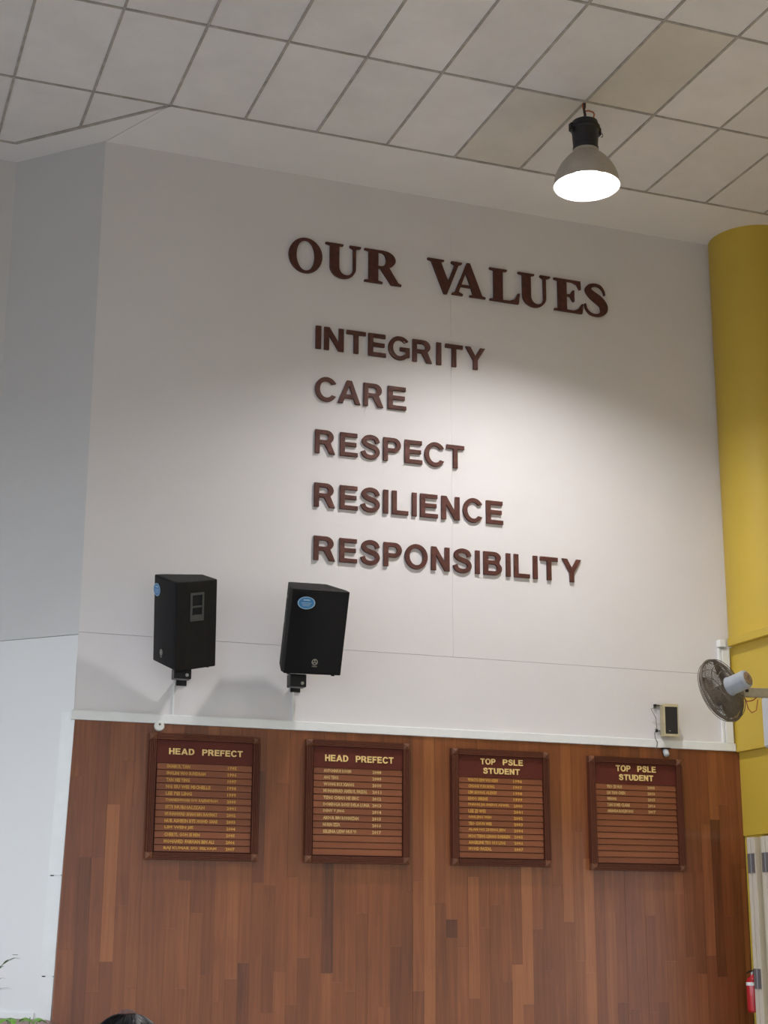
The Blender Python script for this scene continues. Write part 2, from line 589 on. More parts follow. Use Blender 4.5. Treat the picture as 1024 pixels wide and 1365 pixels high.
def arc(cx, cy, rx, ry, a0, a1, n=14):
    return [(cx + rx * cos(radians(a0 + (a1 - a0) * i / n)), cy + ry * sin(radians(a0 + (a1 - a0) * i / n))) for i in range(n + 1)]


def catmull(P, n=6):
    out = []
    for i in range(len(P) - 1):
        p0, p1, p2, p3 = P[max(i - 1, 0)], P[i], P[i + 1], P[min(i + 2, len(P) - 1)]
        for s in range(n):
            t = s / n
            out.append(tuple(.5 * ((2 * b) + (-a + c) * t + (2 * a - 5 * b + 4 * c - d) * t * t + (-a + 3 * b - 3 * c + d) * t ** 3) for a, b, c, d in zip(p0, p1, p2, p3)))
    out.append(tuple(P[-1]))
    return out


def ribbon(P):
    """P: list of (x, y, width) -> outline"""
    C = catmull(P)
    L_, R_ = [], []
    for i, (x, y, w_) in enumerate(C):
        a, b = C[max(i - 1, 0)], C[min(i + 1, len(C) - 1)]
        tx, ty = b[0] - a[0], b[1] - a[1]
        l = math.hypot(tx, ty)
        nx, ny = -ty / l, tx / l
        L_.append((x + nx * w_ / 2, y + ny * w_ / 2))
        R_.append((x - nx * w_ / 2, y - ny * w_ / 2))
    return L_ + R_[::-1]


SANS = {
    'I': [[(0, 0), (0, 1), (.2, 1), (.2, 0)]],
    'N': [[(0, 0), (0, 1), (.21, 1), (.6, .35), (.6, 1), (.8, 1), (.8, 0), (.59, 0), (.2, .65), (.2, 0)]],
    'T': [[(0, 1), (.82, 1), (.82, .83), (.51, .83), (.51, 0), (.31, 0), (.31, .83), (0, .83)]],
    'E': [[(0, 0), (0, 1), (.74, 1), (.74, .83), (.2, .83), (.2, .6), (.7, .6), (.7, .43), (.2, .43), (.2, .17), (.76, .17), (.76, 0)]],
    'F': [[(0, 0), (0, 1), (.70, 1), (.70, .83), (.2, .83), (.2, .59), (.62, .59), (.62, .42), (.2, .42), (.2, 0)]],
    'H': [[(0, 0), (0, 1), (.2, 1), (.2, .61), (.6, .61), (.6, 1), (.8, 1), (.8, 0), (.6, 0), (.6, .43), (.2, .43), (.2, 0)]],
    'L': [[(0, 0), (0, 1), (.2, 1), (.2, .17), (.72, .17), (.72, 0)]],
    'Y': [[(0, 1), (.23, 1), (.46, .6), (.69, 1), (.92, 1), (.56, .41), (.56, 0), (.36, 0), (.36, .41)]],
    'A': [[(0, 0), (.39, 1), (.61, 1), (1, 0), (.78, 0), (.7, .22), (.3, .22), (.22, 0)], [(.365, .39), (.635, .39), (.5, .77)]],
    'O': [arc(.515, .5, .515, .53, 0, 350, 34), arc(.515, .5, .31, .36, 0, 350, 34)],
    'C': [arc(.5, .5, .5, .53, 32, 328, 30) + arc(.5, .5, .295, .36, 320, 40, 26)],
    'G': [arc(.5, .5, .5, .53, 38, 312, 28) + [(.95, .14), (.95, .55), (.52, .55), (.52, .385), (.76, .385), (.76, .24)] + arc(.5, .5, .295, .36, 318, 44, 24)],
    'R': [[(0, 0), (0, 1), (.5, 1)] + arc(.5, .71, .33, .29, 88, -55, 14) + [(.9, 0), (.66, 0), (.42, .4), (.2, .4), (.2, 0)], [(.2, .83), (.46, .83)] + arc(.46, .70, .14, .13, 85, -90, 10) + [(.2, .57)]],
    'P': [[(0, 0), (0, 1), (.48, 1)] + arc(.48, .69, .33, .31, 88, -90, 16) + [(.2, .38), (.2, 0)], [(.2, .83), (.45, .83)] + arc(.45, .69, .15, .14, 85, -90, 10) + [(.2, .55)]],
    'B': [[(0, 0), (0, 1), (.45, 1)] + arc(.45, .755, .31, .245, 88, -38, 12) + arc(.47, .285, .335, .285, 48, -90, 14), [(.2, .84), (.43, .84)] + arc(.43, .735, .12, .105, 85, -90, 8) + [(.2, .63)], [(.2, .46), (.45, .46)] + arc(.45, .315, .15, .145, 85, -90, 10) + [(.2, .17)]],
    'D': [[(0, 0), (0, 1), (.38, 1)] + arc(.38, .5, .46, .5, 88, -90, 18), [(.2, .83), (.36, .83)] + arc(.36, .5, .27, .33, 85, -90, 14) + [(.2, .17)]],
    'U': [[(0, 1), (.2, 1)] + arc(.4, .36, .2, .2, 180, 360, 14) + [(.6, 1), (.8, 1)] + arc(.4, .35, .4, .37, 0, -180, 18)],
    'S': [ribbon([(.70, .70, .18), (.62, .87, .18), (.41, .935, .18), (.20, .87, .18), (.13, .735, .18), (.22, .61, .19), (.41, .53, .2), (.62, .45, .19), (.70, .29, .18), (.61, .13, .18), (.40, .065, .18), (.18, .13, .18), (.085, .31, .18)])],
}
SERIF = {
    'O': [arc(.5, .5, .5, .52, 0, 350, 34), arc(.5, .5, .275, .455, 0, 350, 34)],
    'U': [[(0, 1), (.5, 1), (.5, .955), (.39, .93)] + arc(.585, .30, .195, .215, 180, 358, 16) + [(.78, .90), (.68, .955), (.68, 1), (1, 1), (1, .955), (.86, .90)] + arc(.495, .31, .365, .33, 0, -180, 20) + [(.13, .93), (0, .955)]],
    'R': [[(0, 0), (0, .045), (.12, .07), (.12, .93), (0, .955), (0, 1), (.52, 1)] + arc(.52, .74, .34, .26, 88, -62, 16) + [(.93, .08), (1.02, .045), (1.02, 0), (.74, 0), (.44, .455), (.38, .455), (.38, .07), (.5, .045), (.5, 0)],
          [(.38, .94), (.46, .94)] + arc(.46, .73, .14, .21, 85, -90, 12) + [(.38, .52)]],
    'V': [[(0, 1), (.48, 1), (.48, .955), (.385, .93), (.60, .36), (.79, .9), (.69, .955), (.69, 1), (1, 1), (1, .955), (.9, .9), (.56, -.02), (.47, -.02), (.11, .92), (0, .955)]],
    'A': [[(0, 0), (0, .045), (.09, .09), (.45, 1.02), (.54, 1.02), (.9, .07), (1., .045), (1., 0), (.53, 0), (.53, .045), (.63, .07), (.565, .27), (.26, .27), (.2, .1), (.32, .045), (.32, 0)], [(.285, .335), (.545, .335), (.415, .72)]],
    'L': [[(0, 0), (0, .045), (.12, .07), (.12, .93), (0, .955), (0, 1), (.52, 1), (.52, .955), (.39, .93), (.39, .06), (.58, .06), (.75, .13), (.84, .32), (.9, .32), (.86, 0)]],
    'E': [[(0, 0), (0, .045), (.12, .07), (.12, .93), (0, .955), (0, 1), (.83, 1), (.84, .74), (.79, .74), (.72, .88), (.58, .94), (.39, .94), (.39, .54), (.5, .55), (.58, .68), (.63, .68), (.63, .34), (.58, .34), (.5, .48), (.39, .49), (.39, .06), (.6, .06), (.77, .14), (.86, .3), (.91, .3), (.87, 0)]],
    'S': [ribbon([(.635, .68, .035), (.60, .82, .05), (.50, .94, .07), (.35, .965, .085), (.2, .90, .13), (.155, .77, .19), (.27, .64, .245), (.45, .51, .27), (.585, .36, .235), (.60, .2, .2), (.53, .08, .12), (.37, .02, .075), (.2, .05, .06), (.09, .17, .05), (.05, .34, .04)])],
}


def bounds(g):
    xs = [p[0] for c in g for p in c]
    ys = [p[1] for c in g for p in c]
    return min(xs), max(xs), min(ys), max(ys)


def curve_mesh(contours, depth, bevel=0.0, grow=0.0):
    """filled outlines (with holes) in the xz plane, extruded along y (front at -depth)"""
    cu = bpy.data.curves.new('outline', 'CURVE')
    cu.dimensions = '2D'
    cu.fill_mode = 'BOTH'
    for c in contours:
        sp = cu.splines.new('POLY')
        sp.points.add(len(c) - 1)
        for q, (a, b) in zip(sp.points, c):
            q.co = (a, b, 0, 1)
        sp.use_cyclic_u = True
    cu.extrude = depth / 2 - bevel
    cu.bevel_depth = bevel
    cu.offset = grow - bevel
    o = bpy.data.objects.new('outline', cu)
    me = bpy.data.meshes.new_from_object(o)
    bpy.data.objects.remove(o)
    bpy.data.curves.remove(cu)
    for v in me.vertices:
        a, b, c = v.co
        v.co = (a, -c - depth / 2, b)
    return me


def glyph(font, ch, x0, x1, z0, z1):
    g = font[ch]
    a, b, _, _ = bounds(g)
    s = (x1 - x0) / (b - a)
    return [[(x0 + (px - a) * s, z0 + pz * (z1 - z0)) for px, pz in c] for c in g]


ORD = ['first', 'second', 'third', 'fourth', 'fifth', 'sixth', 'seventh', 'eighth', 'ninth', 'tenth', 'eleventh', 'twelfth', 'thirteenth', 'fourteenth']


def wall_word(font, name, word, spans, z0, z1, text, depth):
    tot = len(spans)
    for n, (ch, xa, xb) in enumerate(spans):
        zc0 = z0
        me = curve_mesh(glyph(font, ch, 0, xb - xa, 0, z1 - z0), depth, .0015)
        me.materials.append(M['letter'])
        o = bpy.data.objects.new('wall_letter', me)
        COL.objects.link(o)
        o.location = (xa, WY - .0006, zc0)
        tag(o, text(n, ch), 'letter', 'raised wall letters spelling ' + name)


wall_word(SERIF, 'OUR', 'OUR', [('O', 3.435, 3.728), ('U', 3.755, 4.072), ('R', 4.105, 4.44)], 6.905, 7.208,
          lambda n, c: 'large dark brown serif letter %s, %s letter of OUR in the top heading' % (c, ORD[n]), .025)
wall_word(SERIF, 'VALUES', 'VALUES', [('V', 4.683, 5.005), ('A', 4.91, 5.226), ('L', 5.268, 5.557), ('U', 5.543, 5.857), ('E', 5.893, 6.182), ('S', 6.194, 6.426)], 6.905, 7.212,
          lambda n, c: 'large dark brown serif letter %s, %s letter of VALUES in the top heading' % (c, ORD[n]), .025)
words = [
    ('INTEGRITY', 6.243, 6.443, [('I', 3.683, 3.73), ('N', 3.757, 3.928), ('T', 3.953, 4.123), ('E', 4.147, 4.304), ('G', 4.326, 4.518), ('R', 4.545, 4.721), ('I', 4.764, 4.808), ('T', 4.845, 5.008), ('Y', 5.033, 5.217)]),
    ('CARE', 5.795, 5.995, [('C', 3.685, 3.866), ('A', 3.884, 4.079), ('R', 4.109, 4.282), ('E', 4.324, 4.487)]),
    ('RESPECT', 5.34, 5.54, [('R', 3.693, 3.864), ('E', 3.908, 4.06), ('S', 4.089, 4.253), ('P', 4.287, 4.44), ('E', 4.477, 4.632), ('C', 4.653, 4.828), ('T', 4.852, 5.012)]),
    ('RESILIENCE', 4.888, 5.088, [('R', 3.693, 3.87), ('E', 3.911, 4.065), ('S', 4.09, 4.256), ('I', 4.289, 4.33), ('L', 4.366, 4.506), ('I', 4.542, 4.581), ('E', 4.615, 4.77), ('N', 4.804, 4.966), ('C', 4.997, 5.171), ('E', 5.209, 5.363)]),
    ('RESPONSIBILITY', 4.446, 4.645, [('R', 3.696, 3.876), ('E', 3.914, 4.064), ('S', 4.092, 4.258), ('P', 4.294, 4.45), ('O', 4.478, 4.677), ('N', 4.711, 4.872), ('S', 4.904, 5.07), ('I', 5.104, 5.144), ('B', 5.179, 5.345), ('I', 5.385, 5.425), ('L', 5.458, 5.602), ('I', 5.634, 5.675), ('T', 5.702, 5.865), ('Y', 5.908, 6.086)]),
]
for wd, z0, z1, sp in words:
    wall_word(SANS, wd, wd, sp, z0, z1, lambda n, c, wd=wd: 'brown block letter %s, %s letter of the wall word %s' % (c, ORD[n], wd), .022)

# ------------------------------------------------------------------ honour boards
GROT = {}


def sign_word(word, x0, x1, z0, z1):
    """contours of a word fitted between x0 and x1"""
    out = []
    pen = 0.0
    gap = .16
    items = []
    for ch in word:
        a, b, _, _ = bounds(SANS[ch])
        items.append((ch, pen, pen + b - a))
        pen += b - a + gap
    tot = pen - gap
    for ch, a, b in items:
        s = (x1 - x0) / tot
        out += glyph(SANS, ch, x0 + a * s, x0 + b * s, z0, z1)
    return out


def small_text(s, x0, x1, zc, h, y, material, parent, name='name_lettering'):
    cu = bpy.data.curves.new('t', 'FONT')
    cu.body = s
    cu.size = 1
    cu.resolution_u = 1
    cu.offset = .045
    o = bpy.data.objects.new('t', cu)
    me = bpy.data.meshes.new_from_object(o)
    bpy.data.objects.remove(o)
    bpy.data.curves.remove(cu)
    xs = [v.co.x for v in me.vertices]
    ys = [v.co.y for v in me.vertices]
    a, b, c, d = min(xs), max(xs), min(ys), max(ys)
    for v in me.vertices:
        px, py, _ = v.co
        v.co = (x0 + (px - a) / (b - a) * (x1 - x0), y, zc - h / 2 + (py - c) / (d - c) * h)
    me.materials.append(material)
    ob = bpy.data.objects.new(name, me)
    COL.objects.link(ob)
    ob.parent = parent
    return ob


def fluted_rail(name, x0, x1, z0, z1, yb, yf, along, parent, material):
    """frame rail with flutes: profile across its width"""
    m = MB()
    n = 4
    if along == 'X':
        lo, hi = z0, z1
    else:
        lo, hi = x0, x1
    wd = (hi - lo) / n
    prof = [(lo, yb)]
    for q in range(n):
        a = lo + q * wd
        prof += [(a + wd * .08, yf), (a + wd * .75, yf), (a + wd * .82, yf + .008), (a + wd * .97, yf + .008)]
    prof += [(hi, yf), (hi, yb)]
    k = len(prof)
    if along == 'X':
        vs = [(x0, y, z) for z, y in prof] + [(x1, y, z) for z, y in prof]
    else:
        vs = [(x, y, z0) for x, y in prof] + [(x, y, z1) for x, y in prof]
    fs = [(i, (i + 1) % k, k + (i + 1) % k, k + i) for i in range(k)] + [tuple(range(k)), tuple(range(2 * k - 1, k - 1, -1))]
    return m.add(vs, fs).build(name, material, parent)


def board(label, x0, x1, z0, z1, head, rows, sx0, sx1, stop, mat_text, yrx, dim=None):
    """honour board hung on the plank wall"""
    yb = WY - .031
    b = empty('honour_board', label, 'board', ((x0 + x1) / 2, yb, z0), 'honour boards on the plank wall')
    ox, oz = (x0 + x1) / 2, z0

    def L(o):
        return o
    # local coordinates: shift
    X0, X1, Z0, Z1 = x0 - ox, x1 - ox, 0, z1 - oz
    yf = -.052
    r = .052
    fluted_rail('frame_rail', X0 + r, X1 - r, Z1 - r * .9, Z1, 0, yf, 'X', b, M['board_frame'])
    fluted_rail('frame_rail', X0 + r, X1 - r, Z0, Z0 + r, 0, yf, 'X', b, M['board_frame'])
    fluted_rail('frame_stile', X0, X0 + r, Z0 + r, Z1 - r, 0, yf, 'Z', b, M['board_side'])
    fluted_rail('frame_stile', X1 - r, X1, Z0 + r, Z1 - r, 0, yf, 'Z', b, M['board_side'])
    for cx in (X0, X1 - r):
        for cz in (Z0, Z1 - r):
            m = MB()
            ym = yf - .006
            m.box(cx - .001, cx + r + .001, ym + .012, 0, cz - .001, cz + r + .001)
            e = .006
            vs = [(cx, ym + .012, cz), (cx + r, ym + .012, cz), (cx + r, ym + .012, cz + r), (cx, ym + .012, cz + r), (cx + r / 2, ym - .012, cz + r / 2)]
            m.add(vs, [(0, 1, 4), (1, 2, 4), (2, 3, 4), (3, 0, 4)])
            m.build('corner_block', M['corner'], b)
    box('backing', M['header'], X0 + r * .6, X1 - r * .6, -.012, -.001, r * .6, Z1 - r * .6, b)
    hp = box('header_panel', M['header'], X0 + r + .001, X1 - r - .001, -.030, -.0125, stop - oz, Z1 - r * .9 - .001, b)
    for (wd, a, c, za, zz) in head:
        me = curve_mesh(sign_word(wd, a - ox, c - ox, za - oz, zz - oz), .006, .0, .0009)
        me.materials.append(M['gold_head'])
        h = bpy.data.objects.new('heading_lettering', me)
        COL.objects.link(h)
        h.parent = b
        h.location = (0, -.0302, 0)
        h['label'] = 'pale gold raised heading word ' + wd
    n = 13
    zb = r + .003
    zt = stop - oz - .001
    step = (zt - zb) / n
    for q in range(n):
        a1 = zt - q * step
        a0 = a1 - step
        m = MB()
        # slat: bottom edge proud, top edge tucked back, dark gap between
        sxa, sxb = X0 + r + .012, X1 - r - .004
        vs = [(sxa, -.0125, a0 + .0045), (sxb, -.0125, a0 + .0045), (sxb, -.0125, a1), (sxa, -.0125, a1), (sxa, -.030, a0 + .0045), (sxb, -.030, a0 + .0045), (sxb, -.026, a1 - .001), (sxa, -.026, a1 - .001)]
        m.add(vs, [(0, 1, 2, 3), (4, 7, 6, 5), (0, 4, 5, 1), (1, 5, 6, 2), (2, 6, 7, 3), (3, 7, 4, 0)])
        s = m.build('name_slat', M['slat'], b)
        txt, yr, wfrac = rows[q] if q < len(rows) else (None, None, 0)
        zc = (a0 + a1) / 2 + .002
        if txt:
            xs = sx0 - ox
            small_text(txt, xs, xs + wfrac, zc, .027, -.0306, mat_text, s)
        if yr:
            small_text(yr, yrx[0] - ox, yrx[1] - ox, zc, .027, -.0306, mat_text, s, 'year_lettering')
    return b


board('wooden HEAD PREFECT honour board with every slat filled with amber names, leftmost', 2.425, 3.275, 2.082, 3.004,
      [('HEAD', 2.574, 2.766, 2.851, 2.895), ('PREFECT', 2.828, 3.14, 2.851, 2.895)],
      [('SHARUL TAN', '1995', .18), ('SHALINI W/O SUNDRAM', '1996', .30), ('TAN MEI YING', '1997', .18), ('NG SIU WEI MICHELLE', '1998', .34), ('LEE PEI LING', '1999', .20),
       ('THANESHWARI D/O RAJENDRAN', '2000', .40), ('SITI NURHALIZAH', '2001', .30), ('MUHAMMAD SHAH BIN RAHMAT', '2002', .40), ('NUR ASHIKIN BTE MOHD SANI', '2003', .40), ('LIM WEN JIE', '2004', .22),
       ('CHERYL GOH SI MIN', '2005', .27), ('MOHAMED FARHAN BIN ALI', '2006', .38), ('RAJ KUMAR S/O SELVAM', '2007', .40)],
      2.560, 3.24, 2.786, M['gold_amber'], (3.03, 3.10))
board('wooden HEAD PREFECT honour board with three empty bottom slats, second from the left', 3.647, 4.495, 2.080, 3.009,
      [('HEAD', 3.80, 3.988, 2.849, 2.897), ('PREFECT', 4.051, 4.363, 2.849, 2.897)],
      [('ANTONNIUS ROHIM', '2008', .225), ('ANG TENG', '2009', .12), ('WONG RUI XIANG', '2010', .25), ('MUHAMMAD AMIRUL FAIZAL', '2011', .36), ('TENG CHIAN HE ERIC', '2012', .29), ('DOMINGA ROSS DELA LUNA', '2013', .38),
       ('DENY T JING', '2014', .17), ('ABDUR BIN ROHAIZAM', '2015', .29), ('NURIN IZZA', '2016', .14), ('SELENA LIEW HUI YI', '2017', .27)],
      3.79, 4.46, 2.800, M['gold_pale'], (4.19, 4.265))
board('wooden TOP PSLE STUDENT honour board mostly filled with amber names, second from the right', 4.858, 5.711, 2.081, 2.991,
      [('TOP', 5.109, 5.239, 2.875, 2.920), ('PSLE', 5.305, 5.481, 2.875, 2.920), ('STUDENT', 5.132, 5.452, 2.802, 2.846)],
      [('MARCUS SIEW WEI HSIEN', '1996', .26), ('CHONG YUN SONG', '1997', .23), ('LIM SIONG ALEXIS', '1998', .25), ('KHOO SERENE', '1999', .17), ('PHANG JIA SHENG ADRIEL', '2000', .36), ('LEE ZI WEI', '2001', .15),
       ('ONG JING WEN', '2002', .20), ('TEO CHUN WEI', '2003', .20), ('ALAN NG ZHENG JIEN', '2004', .32), ('MOH TENG LEANG DARREN', '2005', .36), ('ANGELINE TEO HUI LING', '2006', .32), ('MOHD FAIZAL', '2007', .2), (None, None, 0)],
      5.00, 5.68, 2.772, M['gold_amber'], (5.395, 5.475))
board('wooden TOP PSLE STUDENT honour board with only five faint names, rightmost', 6.077, 6.945, 2.064, 2.980,
      [('TOP', 6.331, 6.464, 2.866, 2.914), ('PSLE', 6.531, 6.703, 2.866, 2.914), ('STUDENT', 6.356, 6.676, 2.794, 2.840)],
      [('TEO ZI HUI', '2008', .14), ('LIM TIAN CHEN', '2010', .17), ('WINONA', '2015', .09), ('TAN SI MEI CLAIRE', '2016', .21), ('AMANDA ROSLIN HOE', '2017', .24)],
      6.24, 6.92, 2.762, M['gold_pale'], (6.62, 6.69))

# ------------------------------------------------------------------ loudspeakers


def rot3(yaw, tilt, roll):
    return (Matrix.Rotation(yaw, 4, 'Z') @ Matrix.Rotation(tilt, 4, 'X') @ Matrix.Rotation(roll, 4, 'Y'))


def loudspeaker(label, loc, yaw, tilt, roll, W, H, D, Wb):
    mt = Matrix.Translation(loc) @ rot3(yaw, tilt, roll)
    e = empty('loudspeaker', label, 'loudspeaker', mtx=mt, group='black loudspeakers on the white wall')
    h = H / 2
    yf = -D / 2
    # cabinet: trapezoid plan, wooden shell
    poly = [(-W / 2, yf + .02), (W / 2, yf + .02), (W / 2, yf + .10), (Wb / 2, D / 2), (-Wb / 2, D / 2), (-W / 2, yf + .10)]
    MB().prism(poly, -h, h).build('cabinet', M['black_cab'], e, bevel=.008)
    # grille, slightly curved sheet
    m = MB()
    n = 12
    gw, gh = W / 2 - .012, h - .015
    vs = []
    for i in range(n + 1):
        u = -1 + 2 * i / n
        y = yf + .018 - .018 * (1 - u * u)
        vs += [(u * gw, y, -gh), (u * gw, y, gh)]
    for i in range(n + 1):
        u = -1 + 2 * i / n
        vs += [(u * gw, yf + .0195, -gh), (u * gw, yf + .0195, gh)]
    fs = [(2 * i, 2 * i + 2, 2 * i + 3, 2 * i + 1) for i in range(n)]
    N = 2 * (n + 1)
    fs += [(N + 2 * i, N + 2 * i + 1, N + 2 * i + 3, N + 2 * i + 2) for i in range(n)]
    fs += [(2 * i, N + 2 * i, N + 2 * i + 2, 2 * i + 2) for i in range(n)] + [(2 * i + 1, 2 * i + 3, N + 2 * i + 3, N + 2 * i + 1) for i in range(n)]
    m.add(vs, fs).build('grille', M['grille'], e)
    # oval sticker near the upper left of the grille
    sx, sz = -W / 2 + .110, h - .10
    Ms = Matrix.Translation((sx, yf + .008, sz)) @ Matrix.Rotation(radians(90), 4, 'X') @ Matrix.Diagonal((1.25, .86, 1, 1))
    st = MB().lathe([(.0, .0), (.055, .0), (.055, .008), (0, .008)], 32, Ms).build('sticker', M['sticker'], e)
    MB().lathe([(.049, .0082), (.055, .0082), (.055, .0095), (.049, .0095), (.049, .0082)], 32, Ms).build('sticker_rim', M['sticker_rim'], st)
    mm = MB()
    mm.box(sx - .026, sx + .026, yf - .0012, yf + .0005, sz + .017, sz + .027)
    for q in range(3):
        mm.box(sx - .04 + .006 * q, sx + .04 - .006 * q, yf - .0010, yf + .0005, sz - .002 - q * .011, sz + .002 - q * .011)
    mm.build('sticker_print', M['sticker_rim'], st)
    # round badge with three prongs and a word bar
    bz = -h + .10
    bx = .0
    Mb = Matrix.Translation((bx, yf + .002, bz)) @ Matrix.Rotation(radians(90), 4, 'X')
    bd = MB().tube([(bx + .021 * cos(2 * pi * q / 24), yf - .003, bz + .021 * sin(2 * pi * q / 24)) for q in range(24)], .0035, 6, closed=True).build('badge', M['badge'], e)
    mp = MB()
    for q in range(3):
        a = radians(90 + 120 * q)
        mp.tube([(bx, yf - .003, bz), (bx + .019 * cos(a), yf - .003, bz + .019 * sin(a))], .003, 6)
        for s in (-1, 1):
            ca, sa = cos(a + s * .5), sin(a + s * .5)
            mp.tube([(bx + .006 * cos(a), yf - .003, bz + .006 * sin(a)), (bx + .016 * ca, yf - .003, bz + .016 * sa)], .0016, 5)
    mp.build('badge_prongs', M['badge'], bd)
    small_text('YAMAHA', bx - .022, bx + .022, bz - .033, .009, yf - .0035, M['badge'], bd, 'badge_lettering')
    # recessed carrying handles on both sides: frame, bar and two dark pockets
    for s in (-1, 1):
        # side face from (W/2, yf+.1) to (Wb/2, D/2)
        p0 = Vector((s * W / 2, yf + .10, 0))
        p1 = Vector((s * Wb / 2, D / 2, 0))
        d = (p1 - p0).normalized()
        nrm = Vector((d.y, -d.x, 0)) * (1 if s > 0 else -1)
        if nrm.x * s < 0:
            nrm = -nrm
        c = p0 + d * .095 + Vector((0, 0, .135))
        fr = Matrix.Identity(4)
        fr.col[0][:3] = d
        fr.col[1][:3] = nrm
        fr.col[2][:3] = (0, 0, 1)
        fr.col[3][:3] = c
        hw, hh, t = .064, .104, .018
        m = MB()
        m.box(-hw, hw, -.004, .006, hh - t, hh, fr).box(-hw, hw, -.004, .006, -hh, -hh + t, fr).box(-hw, -hw + t, -.004, .006, -hh + t, hh - t, fr).box(hw - t, hw, -.004, .006, -hh + t, hh - t, fr).box(-hw + t, hw - t, -.004, .004, -.006, .008, fr)
        hd = m.build('handle', M['handle_plastic'], e)
        MB().box(-hw + t, hw - t, -.006, .0012, -hh + t, hh - t, fr).build('handle_pocket', M['grille'], hd)
        # sloped ledge in the lower pocket
        MB().add([fr @ Vector(p) for p in ((-hw + t, .0015, -hh + t), (hw - t, .0015, -hh + t), (hw - t, .0055, -hh + t), (-hw + t, .0055, -hh + t), (-hw + t, .0015, -hh + t + .028), (hw - t, .0015, -hh + t + .028))],
                 [(0, 1, 2, 3), (3, 2, 5, 4), (0, 3, 4), (1, 5, 2), (0, 4, 5, 1)]).build('handle_ledge', M['handle_plastic'], hd)
    for fx, fy in ((W / 2 - .05, yf + .06), (-W / 2 + .05, yf + .06), (Wb / 2 - .04, D / 2 - .05), (-Wb / 2 + .04, D / 2 - .05)):
        MB().lathe([(.013, -.012), (.016, 0)], 14, Matrix.Translation((fx, fy, -h)), True).build('rubber_foot', M['black_cab'], e)
    return e, mt


s1, m1 = loudspeaker('black loudspeaker turned sideways to the left, carrying handle in its side facing the room', (2.58, 11.25, 2.195 + 1.6), radians(-82.97), radians(7.8), radians(18.1), .467, .649, .372, .284)
s2, m2 = loudspeaker('black loudspeaker facing the room, round badge low on its front grille', (3.547, 11.251, 2.206 + 1.6), radians(1.78), radians(20.4), radians(-1.28), .453, .644, .374, .31)


def bracket(label, x, ytop, ztop, top):
    e = empty('wall_bracket', label, 'bracket', (x, WY, ztop - .1), 'black speaker brackets')
    inv = Matrix.Translation((-x, -WY, -(ztop - .1)))
    box('wall_plate', M['black_metal'], .05, .13, -.014, -.0005, .0, .12, e, bevel=.003)
    m = MB().add([(-.02, ytop - WY, -.008), (.03, ytop - WY, -.008), (.11, -.0141, .04), (.07, -.0141, .04), (-.02, ytop - WY, .02), (.03, ytop - WY, .02), (.11, -.0141, .09), (.07, -.0141, .09)], [(0, 1, 2, 3), (4, 7, 6, 5), (0, 4, 5, 1), (1, 5, 6, 2), (2, 6, 7, 3), (3, 7, 4, 0)])
    m.build('arm', M['black_metal'], e, bevel=.004)
    # clevis box under the cabinet
    cb = MB().box(-.065, .065, ytop - WY - .06, ytop - WY + .03, -.012, top).build('clevis', M['black_metal'], e, bevel=.006)
    MB().lathe([(.012, 0), (.012, .012)], 12, Matrix.Translation((.03, ytop - WY - .06, .015)) @ Matrix.Rotation(radians(90), 4, 'X'), True).build('bolt', M['chrome'], cb)
    # tilted plate touching the cabinet base
    return e


b1 = bracket('black steel bracket holding the left loudspeaker', 2.57, 11.30, 3.475, .065)
b2 = bracket('black steel bracket holding the right loudspeaker', 3.475, 11.36, 3.475, .085)
# white cable trunking below the speakers
tag(box('cable_trunking', M['trim'], 2.598, 2.611, WY - .012, WY - .0005, 3.155, 3.40), 'thin white vertical cable trunking below the left loudspeaker', 'cable trunking', 'thin cable trunking on the white wall')
tag(box('cable_trunking', M['trim'], 3.541, 3.556, WY - .012, WY - .0005, 3.155, 3.42), 'thin white vertical cable trunking below the right loudspeaker', 'cable trunking', 'thin cable trunking on the white wall')
# loop of cable behind the left speaker
lp = [(2.80 + .035 * cos(t), 11.36, 3.72 + .045 * sin(t)) for t in [radians(a) for a in range(-120, 150, 18)]]
tag(MB().tube(lp, .004, 6).build('cable', M['cable'], smooth=True), 'small loop of black cable sticking out behind the left loudspeaker', 'cable')

# ------------------------------------------------------------------ small cream speaker
e = empty('wall_speaker', 'small cream wall speaker with dark front cloth above the rightmost honour board', 'loudspeaker', (6.843, 11.58, 3.172))
R = Matrix.Rotation(radians(-8), 4, 'Z') @ Matrix.Rotation(radians(2), 4, 'X')
f_ = empty  # noqa
hw, hz, dp = .063, .267, .10
m = MB()
m.box(-hw, hw, -.0, dp * .8, 0, hz, R)
m.build('cabinet', M['cream'], e, bevel=.004)
m = MB()
t = .012
m.box(-hw - .004, hw + .004, -.012, -.0005, hz - t * 1.8, hz + .002, R).box(-hw - .004, hw + .004, -.012, -.0005, -.002, t * 1.5, R).box(-hw - .004, -hw + t * .9, -.012, -.0005, t * 1.5, hz - t * 1.8, R).box(hw - .004, hw + .004, -.012, -.0005, t * 1.5, hz - t * 1.8, R)
m.build('front_frame', M['cream'], e)
MB().box(-hw + t * .9, hw - .004, -.008, -.0006, t * 1.5, hz - t * 1.8, R).build('front_cloth', M['dark_cloth'], e)
MB().box(-.02, -.005, -.0095, -.008, .04, .046, R).build('badge', M['chrome'], e)
m = MB()
m.box(-.10, -.04, .083, .099, .262, .272).box(-.10, -.083, .078, .099, .240, .275).box(-.09, -.04, .086, .099, .05, .056).box(-.092, -.078, .08, .099, .04, .066)
m.build('mounting_lug', M['black_metal'], e)
